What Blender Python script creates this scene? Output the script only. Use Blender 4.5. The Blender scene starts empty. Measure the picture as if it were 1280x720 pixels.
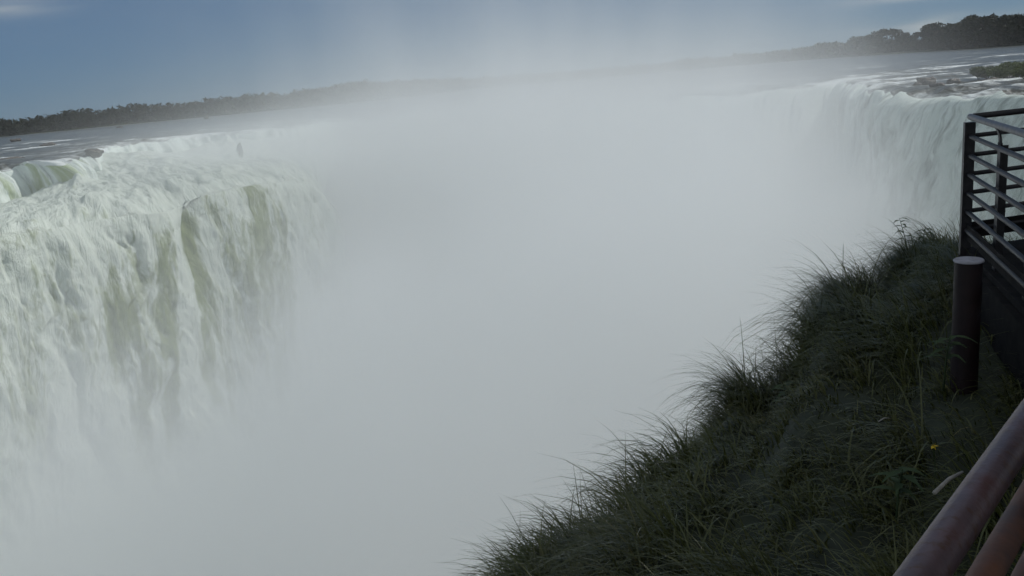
import bpy, math, random
import numpy as np
from mathutils import Vector, Matrix
random.seed(7)
rng = np.random.default_rng(11)
scene = bpy.context.scene
col = scene.collection

# ------------------------------------------------------------------ camera (eye at the origin, looking along +Y)
F = 1050.0
PITCH = math.atan(255 / F)
ROLL = math.radians(5.18)
fw = Vector((0, math.cos(PITCH), -math.sin(PITCH)))
up0 = Vector((0, math.sin(PITCH), math.cos(PITCH)))
r0 = Vector((1, 0, 0))
rt = r0 * math.cos(ROLL) - up0 * math.sin(ROLL)
up = up0 * math.cos(ROLL) + r0 * math.sin(ROLL)
cam_d = bpy.data.cameras.new('camera')
cam_d.lens = 36 * F / 1280
cam_d.sensor_width = 36
cam_d.clip_start = 0.05
cam_d.clip_end = 20000
cam = bpy.data.objects.new('camera', cam_d)
col.objects.link(cam)
cam.matrix_world = Matrix(((rt.x, up.x, -fw.x, 0), (rt.y, up.y, -fw.y, 0), (rt.z, up.z, -fw.z, 0), (0, 0, 0, 1)))
scene.camera = cam


def ray(px, py):
    return fw * F + rt * (px - 640) + up * (360 - py)


def at(px, py, d):
    r = ray(px, py)
    return r * (d / r.y)


def onz(px, py, z):
    r = ray(px, py)
    return r * (z / r.z)


# ------------------------------------------------------------------ numpy noise
def _h(ix, iy, iz, seed):
    n = (ix.astype(np.int64) * 374761393 + iy.astype(np.int64) * 668265263 + iz.astype(np.int64) * 2147483647 + seed * 144665) & 0xFFFFFFFF
    n = ((n ^ (n >> 13)) * 1274126177) & 0xFFFFFFFF
    n = ((n ^ (n >> 16)) * 2246822519) & 0xFFFFFFFF
    return ((n ^ (n >> 15)) & 0xFFFFFF) / float(0xFFFFFF) * 2 - 1


def vnoise(x, y, z=None, seed=0):
    x = np.asarray(x, float); y = np.asarray(y, float)
    z = np.zeros_like(x) if z is None else np.asarray(z, float)
    x0 = np.floor(x); y0 = np.floor(y); z0 = np.floor(z)
    fx = x - x0; fy = y - y0; fz = z - z0
    fx = fx * fx * fx * (fx * (fx * 6 - 15) + 10); fy = fy * fy * fy * (fy * (fy * 6 - 15) + 10); fz = fz * fz * (3 - 2 * fz)
    r = 0
    for i in (0, 1):
        for j in (0, 1):
            for k in (0, 1):
                w = (fx if i else 1 - fx) * (fy if j else 1 - fy) * (fz if k else 1 - fz)
                r = r + w * _h(x0 + i, y0 + j, z0 + k, seed)
    return r


def fbm(x, y, z=None, oct=4, seed=0, gain=.5):
    a, s, t = 1.0, 0, 0
    for o in range(oct):
        f = 2.03 ** o
        s = s + a * vnoise(x * f + 17.3 * o, y * f + 9.1 * o, None if z is None else z * f, seed + o)
        t += a; a *= gain
    return s / t


def catmull(pts, n):
    P = np.array([tuple(p) for p in pts], float)
    seg = np.linalg.norm(np.diff(P[:, :2], axis=0), axis=1)
    L = np.concatenate([[0], np.cumsum(seg)])
    q = np.linspace(0, L[-1], n)
    Pm = np.vstack([2 * P[0] - P[1], P, 2 * P[-1] - P[-2]])
    i = np.clip(np.searchsorted(L, q, side='right') - 1, 0, len(P) - 2)
    t = ((q - L[i]) / np.maximum(seg[i], 1e-6))[:, None]
    a, b, c, d = Pm[i], Pm[i + 1], Pm[i + 2], Pm[i + 3]
    out = .5 * ((2 * b) + (c - a) * t + (2 * a - 5 * b + 4 * c - d) * t ** 2 + (3 * b - a - 3 * c + d) * t ** 3)
    return out, q


# ------------------------------------------------------------------ object helpers
def link(o, parent=None):
    col.objects.link(o)
    if parent: o.parent = parent
    return o


def tag(o, label=None, cat=None, group=None, kind=None):
    if label: o['label'] = label
    if cat: o['category'] = cat
    if group: o['group'] = group
    if kind: o['kind'] = kind
    return o


def empty(name, loc=(0, 0, 0), rz=0):
    o = bpy.data.objects.new(name, None)
    o.location = loc; o.rotation_euler = (0, 0, rz); o.empty_display_size = .3
    return link(o)


def grid_mesh(name, P, mat, uv=None, parent=None, close_u=False, smooth=True):
    nu, nv = P.shape[:2]
    idx = np.arange(nu * nv).reshape(nu, nv)
    a = idx[:-1, :-1].ravel(); b = idx[1:, :-1].ravel(); c = idx[1:, 1:].ravel(); d = idx[:-1, 1:].ravel()
    faces = np.stack([a, b, c, d], 1)
    me = fast_mesh(name, P.reshape(-1, 3), faces, mat, smooth)
    if uv is not None:
        l = me.uv_layers.new(name='UVMap')
        U = uv.reshape(-1, 2)[faces.ravel()].astype(np.float32)
        l.data.foreach_set('uv', U.ravel())
    o = bpy.data.objects.new(name, me)
    return link(o, parent)


def fast_mesh(name, V, faces, mat, smooth=True):
    me = bpy.data.meshes.new(name)
    n = faces.shape[1]
    me.vertices.add(len(V)); me.vertices.foreach_set('co', np.asarray(V, np.float32).ravel())
    me.loops.add(faces.size); me.loops.foreach_set('vertex_index', faces.ravel().astype(np.int32))
    me.polygons.add(len(faces)); me.polygons.foreach_set('loop_start', np.arange(0, faces.size, n, dtype=np.int32))
    me.update(calc_edges=True)
    if smooth: me.polygons.foreach_set('use_smooth', np.ones(len(faces), bool))
    if mat: me.materials.append(mat)
    return me


class MB:
    def __init__(s): s.v = []; s.f = []; s.m = []

    def tube(s, pts, r, n=12, cap=True, rs=None):
        pts = [Vector(p) for p in pts]
        base = len(s.v); ref = None
        for i, p in enumerate(pts):
            t = (pts[min(i + 1, len(pts) - 1)] - pts[max(i - 1, 0)]).normalized()
            if ref is None:
                ref = Vector((0, 0, 1)) if abs(t.z) < .9 else Vector((1, 0, 0))
            x = t.cross(ref).normalized(); y = x.cross(t).normalized(); ref = y
            rr = rs[i] if rs else r
            for k in range(n):
                a = 2 * math.pi * k / n
                s.v.append(p + (x * math.cos(a) + y * math.sin(a)) * rr)
        for i in range(len(pts) - 1):
            for k in range(n):
                s.f.append((base + i * n + k, base + i * n + (k + 1) % n, base + (i + 1) * n + (k + 1) % n, base + (i + 1) * n + k))
        if cap:
            s.f.append(tuple(base + k for k in range(n))[::-1])
            s.f.append(tuple(base + (len(pts) - 1) * n + k for k in range(n)))
        return s

    def box(s, c, ax, ay, az, hx, hy, hz):
        b = len(s.v); c = Vector(c)
        for i in (-1, 1):
            for j in (-1, 1):
                for k in (-1, 1):
                    s.v.append(c + ax * hx * i + ay * hy * j + az * hz * k)
        for q in ((0, 1, 3, 2), (4, 6, 7, 5), (0, 4, 5, 1), (2, 3, 7, 6), (0, 2, 6, 4), (1, 5, 7, 3)):
            s.f.append(tuple(b + i for i in q))
        return s

    def bar(s, p, q, w, h, upv=Vector((0, 0, 1))):
        p = Vector(p); q = Vector(q); t = (q - p).normalized()
        x = t.cross(upv)
        if x.length < 1e-3: x = t.cross(Vector((1, 0, 0)))
        x.normalize(); y = x.cross(t).normalized()
        return s.box((p + q) / 2, t, x, y, (q - p).length / 2, w / 2, h / 2)

    def build(s, name, mat, parent=None, smooth=False, bevel=0):
        me = bpy.data.meshes.new(name)
        me.from_pydata([tuple(v) for v in s.v], [], s.f); me.update()
        if smooth:
            me.polygons.foreach_set('use_smooth', np.ones(len(me.polygons), bool))
        me.materials.append(mat)
        o = link(bpy.data.objects.new(name, me), parent)
        if bevel:
            m = o.modifiers.new('bevel', 'BEVEL'); m.width = bevel; m.segments = 2; m.limit_method = 'ANGLE'
        return o


# ------------------------------------------------------------------ materials
class NT:
    def __init__(s, name):
        s.mat = bpy.data.materials.new(name); s.mat.use_nodes = True
        s.t = s.mat.node_tree; s.n = s.t.nodes; s.l = s.t.links
        s.n.clear(); s.out = s.n.new('ShaderNodeOutputMaterial')

    def new(s, kind, **kw):
        nd = s.n.new(kind)
        for k, v in kw.items():
            if k.startswith('i_'): nd.inputs[k[2:].replace('_', ' ')].default_value = v
            else: setattr(nd, k, v)
        return nd

    def link(s, a, b): s.l.new(a, b)

    def math(s, op, a, b=None, clamp=False):
        nd = s.n.new('ShaderNodeMath'); nd.operation = op; nd.use_clamp = clamp
        for i, v in enumerate((a, b)):
            if v is None: continue
            if isinstance(v, (int, float)): nd.inputs[i].default_value = v
            else: s.l.new(v, nd.inputs[i])
        return nd.outputs[0]

    def noise(s, vec, scale, detail=4, rough=.5, dist=0):
        nd = s.n.new('ShaderNodeTexNoise'); nd.inputs['Scale'].default_value = scale
        nd.inputs['Detail'].default_value = detail; nd.inputs['Roughness'].default_value = rough
        nd.inputs['Distortion'].default_value = dist
        if vec is not None: s.l.new(vec, nd.inputs['Vector'])
        return nd.outputs['Fac']

    def mapping(s, vec, scale, loc=(0, 0, 0)):
        nd = s.n.new('ShaderNodeMapping'); nd.inputs['Scale'].default_value = scale; nd.inputs['Location'].default_value = loc
        s.l.new(vec, nd.inputs['Vector']); return nd.outputs[0]

    def ramp(s, fac, stops, interp='LINEAR'):
        nd = s.n.new('ShaderNodeValToRGB'); nd.color_ramp.interpolation = interp
        el = nd.color_ramp.elements
        while len(el) < len(stops): el.new(.5)
        for e, (p, c) in zip(el, stops):
            e.position = p; e.color = (*c, 1) if len(c) == 3 else c
        s.l.new(fac, nd.inputs[0]); return nd.outputs[0]

    def mix(s, fac, a, b, mode='MIX'):
        nd = s.n.new('ShaderNodeMix'); nd.data_type = 'RGBA'; nd.blend_type = mode
        for k, v in ((0, fac), (6, a), (7, b)):
            if isinstance(v, (int, float)): nd.inputs[k].default_value = v
            elif isinstance(v, tuple): nd.inputs[k].default_value = (*v, 1)
            else: s.l.new(v, nd.inputs[k])
        return nd.outputs[2]

    def bump(s, h, strength, dist):
        nd = s.n.new('ShaderNodeBump'); nd.inputs['Strength'].default_value = strength; nd.inputs['Distance'].default_value = dist
        s.l.new(h, nd.inputs['Height']); return nd.outputs[0]

    def principled(s, color, rough=.5, normal=None, **kw):
        p = s.n.new('ShaderNodeBsdfPrincipled')
        if isinstance(color, tuple): p.inputs['Base Color'].default_value = (*color, 1)
        else: s.l.new(color, p.inputs['Base Color'])
        if isinstance(rough, (int, float)): p.inputs['Roughness'].default_value = rough
        else: s.l.new(rough, p.inputs['Roughness'])
        if normal is not None: s.l.new(normal, p.inputs['Normal'])
        for k, v in kw.items(): p.inputs[k].default_value = v
        s.l.new(p.outputs[0], s.out.inputs[0]); return p


def mat_fall(name, olive, lo, hi, su, sv, white1=(.66, .70, .66), white2=(.44, .49, .46)):
    """Falling water: white foam over green-brown sheets, streaked along the fall (UV in metres: u along the lip, v down)."""
    m = NT(name)
    uv = m.new('ShaderNodeUVMap').outputs[0]
    pos = m.new('ShaderNodeNewGeometry').outputs['Position']
    big = m.noise(m.mapping(uv, (su * .35, sv * .22, 1)), 1.0, 3, .55, .4)
    med = m.noise(m.mapping(uv, (su, sv, 1), (3, 7, 0)), 1.0, 6, .62, .9)
    fin = m.noise(m.mapping(uv, (su * 4.5, sv * 4.2, 1), (1, 2, 0)), 1.0, 5, .65, .6)
    f = m.math('ADD', m.math('MULTIPLY', big, .36), m.math('MULTIPLY', med, .46))
    f = m.math('ADD', f, m.math('MULTIPLY', fin, .30))
    at_ = m.new('ShaderNodeAttribute', attribute_name='foam').outputs['Fac']
    f = m.math('ADD', f, m.math('MULTIPLY', m.math('SUBTRACT', at_, .5), .5))
    fac = m.ramp(f, [(lo, (0, 0, 0)), ((lo + hi) / 2, (.42, .42, .42)), (hi, (1, 1, 1))])
    tint = m.mix(m.noise(pos, .35, 3), olive, (olive[0] * .6, olive[1] * .58, olive[2] * .7))
    moss = m.new('ShaderNodeAttribute', attribute_name='moss').outputs['Fac']
    tint = m.mix(moss, tint, (.26, .34, .10))
    white = m.mix(m.noise(m.mapping(uv, (su * 1.3, sv * 1.5, 1)), 1.0, 4), white1, white2)
    c = m.mix(fac, tint, white)
    h = m.math('ADD', m.math('MULTIPLY', med, .9), m.math('MULTIPLY', fin, .35))
    rr = m.math('ADD', m.math('MULTIPLY', fac, .4), .35)
    m.principled(c, rr, m.bump(h, .7, .8), **{'Specular IOR Level': .3})
    return m.mat


def mat_river():
    m = NT('river_water')
    pos = m.new('ShaderNodeNewGeometry').outputs['Position']
    a = m.noise(m.mapping(pos, (.10, .05, 1)), 1, 4, .55, .5)
    b = m.noise(m.mapping(pos, (.55, .22, 1)), 1, 6, .65, .6)
    c = m.noise(pos, 2.2, 5, .6)
    f = m.math('ADD', m.math('ADD', m.math('MULTIPLY', a, .40), m.math('MULTIPLY', b, .45)), m.math('MULTIPLY', c, .22))
    at_ = m.new('ShaderNodeAttribute', attribute_name='foam').outputs['Fac']
    f = m.math('ADD', f, m.math('MULTIPLY', at_, .30))
    fac = m.ramp(f, [(.60, (0, 0, 0)), (.66, (.35, .35, .35)), (.76, (1, 1, 1))])
    base = m.mix(a, (.030, .034, .026), (.075, .070, .050))
    colr = m.mix(fac, base, (.72, .76, .76))
    rr = m.math('ADD', m.math('MULTIPLY', fac, .35), .30)
    h = m.math('ADD', b, m.math('MULTIPLY', c, .35))
    m.principled(colr, rr, m.bump(h, .8, .5), **{'IOR': 1.33, 'Specular IOR Level': .5})
    return m.mat


def mat_simple(name, c1, c2, scale, rough=.8, bump=.3, bd=.02, detail=6, **kw):
    m = NT(name)
    pos = m.new('ShaderNodeNewGeometry').outputs['Position']
    n = m.noise(pos, scale, detail, .6)
    c = m.ramp(n, [(.32, c1), (.68, c2)])
    m.principled(c, rough, m.bump(m.noise(pos, scale * 2.7, 5), bump, bd), **kw)
    return m.mat


def mat_grass():
    m = NT('grass_blades')
    pos = m.new('ShaderNodeNewGeometry').outputs['Position']
    rnd = m.new('ShaderNodeAttribute', attribute_name='rnd').outputs['Fac']
    n = m.noise(pos, .9, 4)
    c1 = m.ramp(rnd, [(0, (.050, .058, .018)), (.55, (.096, .102, .032)), (.88, (.155, .145, .055)), (1, (.30, .24, .12))])
    c2 = m.mix(m.ramp(n, [(.35, (0, 0, 0)), (.65, (.7, .7, .7))]), c1, (.105, .120, .030))
    p = m.principled(c2, .38, None, **{'Specular IOR Level': .45})
    tr = m.new('ShaderNodeBsdfTranslucent'); m.link(c2, tr.inputs[0])
    mx = m.new('ShaderNodeMixShader'); mx.inputs[0].default_value = .22
    m.link(p.outputs[0], mx.inputs[1]); m.link(tr.outputs[0], mx.inputs[2]); m.link(mx.outputs[0], m.out.inputs[0])
    return m.mat


def mat_leaf(name, a, b, scale=.4, tr=.15):
    m = NT(name)
    pos = m.new('ShaderNodeNewGeometry').outputs['Position']
    c = m.ramp(m.noise(pos, scale, 4), [(.3, a), (.7, b)])
    p = m.principled(c, .6, None, **{'Specular IOR Level': .08})
    t = m.new('ShaderNodeBsdfTranslucent'); m.link(c, t.inputs[0])
    mx = m.new('ShaderNodeMixShader'); mx.inputs[0].default_value = tr
    m.link(p.outputs[0], mx.inputs[1]); m.link(t.outputs[0], mx.inputs[2]); m.link(mx.outputs[0], m.out.inputs[0])
    return m.mat


def mat_rail():
    m = NT('rail_paint')
    pos = m.new('ShaderNodeNewGeometry').outputs['Position']
    n1 = m.noise(pos, 9, 6, .65); n2 = m.noise(pos, 60, 4, .6)
    c = m.ramp(n1, [(.30, (.10, .070, .075)), (.55, (.15, .095, .10)), (.70, (.12, .050, .045))])
    c = m.mix(m.ramp(n2, [(.52, (0, 0, 0)), (.66, (.8, .8, .8))]), c, (.11, .055, .035))
    m.principled(c, .42, m.bump(n2, .35, .003), **{'Metallic': .25})
    return m.mat


M = dict(
    near=mat_fall('fall_water_near', (.20, .255, .075), .42, .575, .85, .26, (.70, .75, .69), (.46, .52, .45)),
    far=mat_fall('fall_water_far', (.19, .24, .19), .395, .60, .72, .16, (.80, .86, .82), (.56, .64, .60)),
    shelf=mat_fall('shelf_foam', (.22, .25, .13), .36, .52, .30, .16),
    river=mat_river(),
    soil=mat_simple('wet_soil', (.016, .020, .009), (.04, .048, .022), 3.0),
    rock=mat_simple('wet_basalt', (.035, .030, .026), (.11, .09, .07), .8, .55, .8, .3),
    grass=mat_grass(),
    forest=mat_leaf('forest_leaves', (.008, .012, .008), (.022, .028, .015), .06),
    tree=mat_leaf('tree_leaves', (.009, .015, .009), (.030, .040, .018), .25),
    shrub=mat_leaf('shrub_leaves', (.07, .10, .03), (.17, .20, .06), .6),
    bark=mat_simple('bark', (.05, .04, .03), (.12, .10, .08), 2.0, .9),
    steel=mat_simple('dark_steel', (.018, .016, .018), (.045, .038, .04), 14, .5, .3, .003, **{'Metallic': .2}),
    rail=mat_rail(),
    rust=mat_simple('rusty_pipe', (.075, .050, .048), (.19, .075, .04), 11, .65, .5, .003),
    deck=mat_simple('dark_wet_timber', (.010, .009, .009), (.026, .022, .021), 8, .85, .5, .006, **{'Specular IOR Level': .15}),
    railfar=mat_simple('worn_rail', (.075, .07, .075), (.17, .155, .16), 12, .45, .3, .003, **{'Metallic': .2}),
    concrete=mat_simple('capped_concrete', (.33, .31, .34), (.47, .44, .48), 18, .8, .3, .004),
    redpaint=mat_simple('dark_red_paint', (.012, .005, .006), (.024, .010, .011), 10, .6, .3, .004),
    weed=mat_leaf('weed_leaves', (.05, .08, .04), (.09, .12, .06), 6),
    petal=mat_simple('yellow_petal', (.75, .50, .03), (.85, .62, .06), 30, .6, .1, .001),
    twig=mat_simple('dead_twig', (.28, .25, .22), (.42, .38, .34), 25, .8),
)

RZ = -4.5      # river surface
BOT = -80.0    # gorge pool
C0 = np.array([-5.0, 75.0])

# ------------------------------------------------------------------ the horseshoe lip
lip_px = [(-700, 0, 40), (-400, 0, 66), (-150, 0, 92), (0, 0, 111), (50, 0, 109), (84, 0, 108), (104, 0, 122), (130, 0, 146), (165, 0, 160), (210, 0, 166), (255, 168), (300, 165), (337, 161),
          (375, 155), (412, 150), (461, 147), (560, 140), (660, 133), (760, 127), (860, 120), (940, 114), (1000, 107), (1050, 101),
          (1075, 104), (1095, 109), (1115, 113), (1148, 113.5), (1188, 113), (1220, 114), (1280, 111), (1400, 106), (1600, 111), (2300, 0, 30)]
lp = []
for q in lip_px:
    if len(q) == 2:
        p = onz(q[0], q[1], RZ); lp.append((p.x, p.y, RZ))
    else:
        d = q[2]; r = ray(q[0], 200); lp.append((r.x / r.y * d, d, RZ))
NU = 1000
lip, lq = catmull(lp, NU)
lip[:, 2] = RZ
wob = 1.1 * fbm(lq / 5, lq * 0, oct=4, seed=3) + .5 * fbm(lq / 1.6, lq * 0, oct=2, seed=5)
od = lip[:, :2] - C0; od /= np.linalg.norm(od, axis=1)[:, None]
lip[:, :2] += od * wob[:, None] * 1.6

# river: from the lip outward to the far shore and beyond
nv = 230
tv = np.linspace(0, 1, nv)
dist = 3200 * (np.exp(tv * 6.2) - 1) / (math.exp(6.2) - 1)
P = np.zeros((NU, nv, 3))
P[:, :, 0] = lip[:, None, 0] + od[:, None, 0] * dist
P[:, :, 1] = lip[:, None, 1] + od[:, None, 1] * dist
amp = np.exp(-dist / 60) * .32 + .10
P[:, :, 2] = RZ + amp * (fbm(P[:, :, 0] / 4, P[:, :, 1] / 2.2, oct=4, seed=21) + .6 * fbm(P[:, :, 0] / 16, P[:, :, 1] / 7, oct=2, seed=22)) * 1.1
edge = np.clip(1 - dist / 3.5, 0, 1) ** 2
P[:, :, 2] += (-.45 + .45 * fbm(lq / 2.2, lq * 0, oct=3, seed=24))[:, None] * edge
river = grid_mesh('river', P, M['river'])
foam = np.exp(-dist / 9)[None, :] * .40 + np.clip(fbm(P[:, :, 0] / 20, P[:, :, 1] / 6, oct=3, seed=31), 0, 1) * 1.3 * np.exp(-dist / 220)
a = river.data.attributes.new('foam', 'FLOAT', 'POINT'); a.data.foreach_set('value', foam.ravel().astype(np.float32))
tag(river, 'wide dark river with broken white rapids running to the edge of the falls', 'river', kind='structure')

# horseshoe curtain
nd = 260
sv = np.linspace(0, 1, nd) ** 1.35
drop = sv * (abs(BOT) + RZ + 3)
U = np.repeat(lq[:, None], nd, 1); D = np.repeat(drop[None, :], NU, 0)
o_in = 1.7 * (1 - np.exp(-D / 1.8)) + .34 * np.sqrt(D) * 2.0
bil = 1.6 * fbm(U / 4.0, D / 10, oct=4, seed=41) + 1.0 * fbm(U / 1.6, D / 4, oct=4, seed=45, gain=.6) + 2.6 * fbm(U / 15, D / 60, oct=2, seed=47)
o_in = o_in + bil * np.clip(D / 1.6, 0, 1)
W = np.zeros((NU, nd, 3))
W[:, :, 0] = lip[:, None, 0] - od[:, None, 0] * o_in
W[:, :, 1] = lip[:, None, 1] - od[:, None, 1] * o_in
rz0 = P[:, 0, 2]
W[:, :, 2] = rz0[:, None] - D * (1 - .55 * np.exp(-D / 1.2))
horse = grid_mesh('waterfall', W, M['far'], uv=np.stack([U, D], 2))
ff = .5 + .35 * fbm(U / 9, D / 30, oct=3, seed=51) + .10
# thin green sheets at the far left of the lip
pxl = F * lip[:, 0] / lip[:, 1] + 640
green = np.exp(-((pxl - 62) / 62) ** 4)
ff = ff + .28 * np.exp(-D / 5) * (.4 + fbm(U / 3, D / 5, oct=3, seed=55))
ff = ff - green[:, None] * (.36 - 1.1 * np.clip(fbm(U / 1.2, D / 7, oct=4, seed=53) * 1.6, -.1, 1))
a = horse.data.attributes.new('foam', 'FLOAT', 'POINT'); a.data.foreach_set('value', ff.ravel().astype(np.float32))
a = horse.data.attributes.new('moss', 'FLOAT', 'POINT'); a.data.foreach_set('value', (np.clip(green * 1.6, 0, 1)[:, None] * np.ones((1, nd)) * np.exp(-D / 12)).ravel().astype(np.float32))
tag(horse, 'great horseshoe curtain of white water wrapping round the misty gorge', 'waterfall', kind='structure')

# ------------------------------------------------------------------ lower fall on the left with its foam shelf
cr_px = [(-900, 520, 40), (-500, 400, 54), (-150, 303, 66), (0, 274, 74), (60, 264, 78), (100, 257, 81), (150, 250, 84), (195, 246, 87), (222, 240, 92), (245, 229, 95),
         (300, 217, 100), (345, 212, 106), (378, 214, 112), (396, 224, 120), (402, 236, 130), (400, 246, 142)]
cp = [at(*q) for q in cr_px]
NC = 620
cr, cq = catmull([(p.x, p.y, p.z) for p in cp], NC)
tn = np.gradient(cr[:, :2], axis=0); tn /= np.linalg.norm(tn, axis=1)[:, None]
k = 25; ker = np.ones(k) / k
tn = np.stack([np.convolve(np.pad(tn[:, i], k // 2, mode='edge'), ker, 'valid') for i in (0, 1)], 1)
tn /= np.linalg.norm(tn, axis=1)[:, None]
nr = np.stack([tn[:, 1], -tn[:, 0]], 1)      # toward the gorge
nsh, nfl = 110, 470
UU = np.repeat(cq[:, None], nsh + nfl, 1)
UU0 = UU
# shelf: back from the crest to the foot of the upper lip
foot_t = np.linspace(0, 1, NC)
i0 = np.argmin(abs(pxl + 690) + (lip[:, 1] > 60) * 1e4); i1 = np.argmin(abs(pxl - 470))
fi = np.clip((i0 + (i1 - i0) * foot_t), 0, NU - 1).astype(int)
foot = np.stack([lip[fi, 0] + od[fi, 0] * 2.0, lip[fi, 1] + od[fi, 1] * 2.0, RZ - np.where(pxl[fi] < 98, 4.3, 1.2 + 1.5 * (fbm(cq / 4, cq * 0, oct=3, seed=64) + .4))], 1)
for c in range(3):
    foot[:, c] = np.convolve(np.pad(foot[:, c], 15, mode='edge'), np.ones(31) / 31, 'valid')
ts = np.linspace(1, 0, nsh)
S = np.zeros((NC, nsh + nfl, 3))
ease = ts ** 1.1
S[:, :nsh] = cr[:, None] * (1 - ease)[None, :, None] + foot[:, None] * ease[None, :, None]
bk_ = np.linalg.norm(S[:, :nsh] - cr[:, None], axis=2)
lump = .75 * fbm(UU[:, :nsh] / 2.6, bk_ / 6.5, oct=4, seed=61) + .10 * fbm(S[:, :nsh, 0] / .9, S[:, :nsh, 1] / 1.4, oct=2, seed=66)
S[:, :nsh, 2] += lump * 1.0 - 1.6 * np.clip(1 - ts * 4, 0, 1) ** 2
df = np.linspace(0, 1, nfl + 1)[1:] ** 1.25 * (abs(BOT) - 5)
D2 = np.repeat(df[None, :], NC, 0); U2 = UU[:, nsh:] + .09 * D2
UU = UU.copy(); UU[:, nsh:] = U2
oi = 1.3 * (1 - np.exp(-D2 / 2.6)) + .18 * np.sqrt(D2)
wv = .8 * fbm(U2 / 5, D2 / 5, oct=2, seed=70)
led = 1.1 * fbm(U2 / 3.6 + wv, D2 / 13, oct=4, seed=71) + .42 * fbm(U2 / 1.3 + wv, D2 / 6.5, oct=4, seed=75, gain=.55) + .22 * fbm(U2 / .9, D2 / 1.5, oct=3, seed=76) + 2.2 * fbm(U2 / 14, D2 / 40, oct=2, seed=78)
oi = oi + led * np.clip(D2 / 2.5, 0, 1)
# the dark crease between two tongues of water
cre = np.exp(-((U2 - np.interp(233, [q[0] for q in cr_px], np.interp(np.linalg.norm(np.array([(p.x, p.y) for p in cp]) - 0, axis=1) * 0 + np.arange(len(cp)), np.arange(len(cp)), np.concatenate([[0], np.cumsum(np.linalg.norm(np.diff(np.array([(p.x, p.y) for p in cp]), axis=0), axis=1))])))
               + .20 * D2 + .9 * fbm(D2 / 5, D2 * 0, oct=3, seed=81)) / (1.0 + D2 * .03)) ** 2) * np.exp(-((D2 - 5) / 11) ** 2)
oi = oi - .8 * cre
zz = cr[:, 2][:, None] - 1.6 - D2 * (1 - .45 * np.exp(-D2 / 2.2))
S[:, nsh:, 0] = cr[:, None, 0] + nr[:, None, 0] * oi
S[:, nsh:, 1] = cr[:, None, 1] + nr[:, None, 1] * oi
S[:, nsh:, 2] = zz + .25 * fbm(U2 / 1.2, D2 / 2.5, oct=3, seed=83) * np.clip(D2 / 2, 0, 1)
back = -np.linalg.norm(S[:, :nsh] - cr[:, None], axis=2)
VV = np.concatenate([back, D2], 1)
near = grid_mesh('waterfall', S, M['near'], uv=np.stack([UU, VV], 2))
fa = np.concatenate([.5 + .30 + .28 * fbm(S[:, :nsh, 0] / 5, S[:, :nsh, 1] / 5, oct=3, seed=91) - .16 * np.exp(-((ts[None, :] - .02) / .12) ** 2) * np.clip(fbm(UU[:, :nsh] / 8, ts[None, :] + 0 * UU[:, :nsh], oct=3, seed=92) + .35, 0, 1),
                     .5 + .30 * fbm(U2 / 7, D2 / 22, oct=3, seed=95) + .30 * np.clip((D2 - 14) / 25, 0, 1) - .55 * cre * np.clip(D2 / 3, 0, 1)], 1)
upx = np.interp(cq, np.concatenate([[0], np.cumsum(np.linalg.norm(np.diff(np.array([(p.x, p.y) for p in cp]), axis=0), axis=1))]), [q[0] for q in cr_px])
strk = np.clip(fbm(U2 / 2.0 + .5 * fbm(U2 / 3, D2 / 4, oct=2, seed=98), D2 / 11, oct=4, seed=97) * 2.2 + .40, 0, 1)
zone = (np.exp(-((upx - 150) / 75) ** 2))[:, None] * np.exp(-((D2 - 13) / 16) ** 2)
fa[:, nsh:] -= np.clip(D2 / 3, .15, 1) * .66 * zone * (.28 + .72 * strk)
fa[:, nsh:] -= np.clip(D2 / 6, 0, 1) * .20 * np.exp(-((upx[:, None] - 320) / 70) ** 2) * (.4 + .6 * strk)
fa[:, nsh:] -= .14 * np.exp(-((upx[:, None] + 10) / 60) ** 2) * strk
fa[:, nsh:] += .13
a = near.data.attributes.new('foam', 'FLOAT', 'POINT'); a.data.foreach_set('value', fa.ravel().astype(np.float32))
tag(near, 'lower waterfall on the left, green-streaked white water tumbling off a foaming shelf', 'waterfall', kind='structure')

# gorge pool and ground sheet
g = MB()
g.v = [Vector((-6000, -6000, BOT)), Vector((6000, -6000, BOT)), Vector((6000, 6000, BOT)), Vector((-6000, 6000, BOT))]; g.f = [(0, 1, 2, 3)]
tag(g.build('water', M['shelf']), 'white churning pool at the bottom of the gorge', 'water', kind='structure')


# ------------------------------------------------------------------ foliage
def leaf_cloud(centers, radii, per, size, seed, flat=.8):
    """many small leaf clump quads spread through ellipsoids; returns verts, faces"""
    r = np.random.default_rng(seed)
    C = np.repeat(np.asarray(centers, float), per, 0); R = np.repeat(np.asarray(radii, float), per, 0)
    n = len(C)
    d = r.normal(size=(n, 3)); d /= np.linalg.norm(d, axis=1)[:, None]
    rad = r.random(n) ** .45
    p = C + d * R * rad[:, None]
    a = r.normal(size=(n, 3)); a /= np.linalg.norm(a, axis=1)[:, None]
    b = np.cross(a, r.normal(size=(n, 3))); b /= np.linalg.norm(b, axis=1)[:, None]
    s = size * (.5 + r.random(n))[:, None]
    V = np.stack([p - a * s, p - b * s * .45, p + a * s, p + b * s * .45], 1).reshape(-1, 3)
    return V, np.arange(4 * n).reshape(n, 4)


def cloud_obj(name, V, Fc, mat, parent=None):
    return link(bpy.data.objects.new(name, fast_mesh(name, V, Fc, mat, False)), parent)


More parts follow.
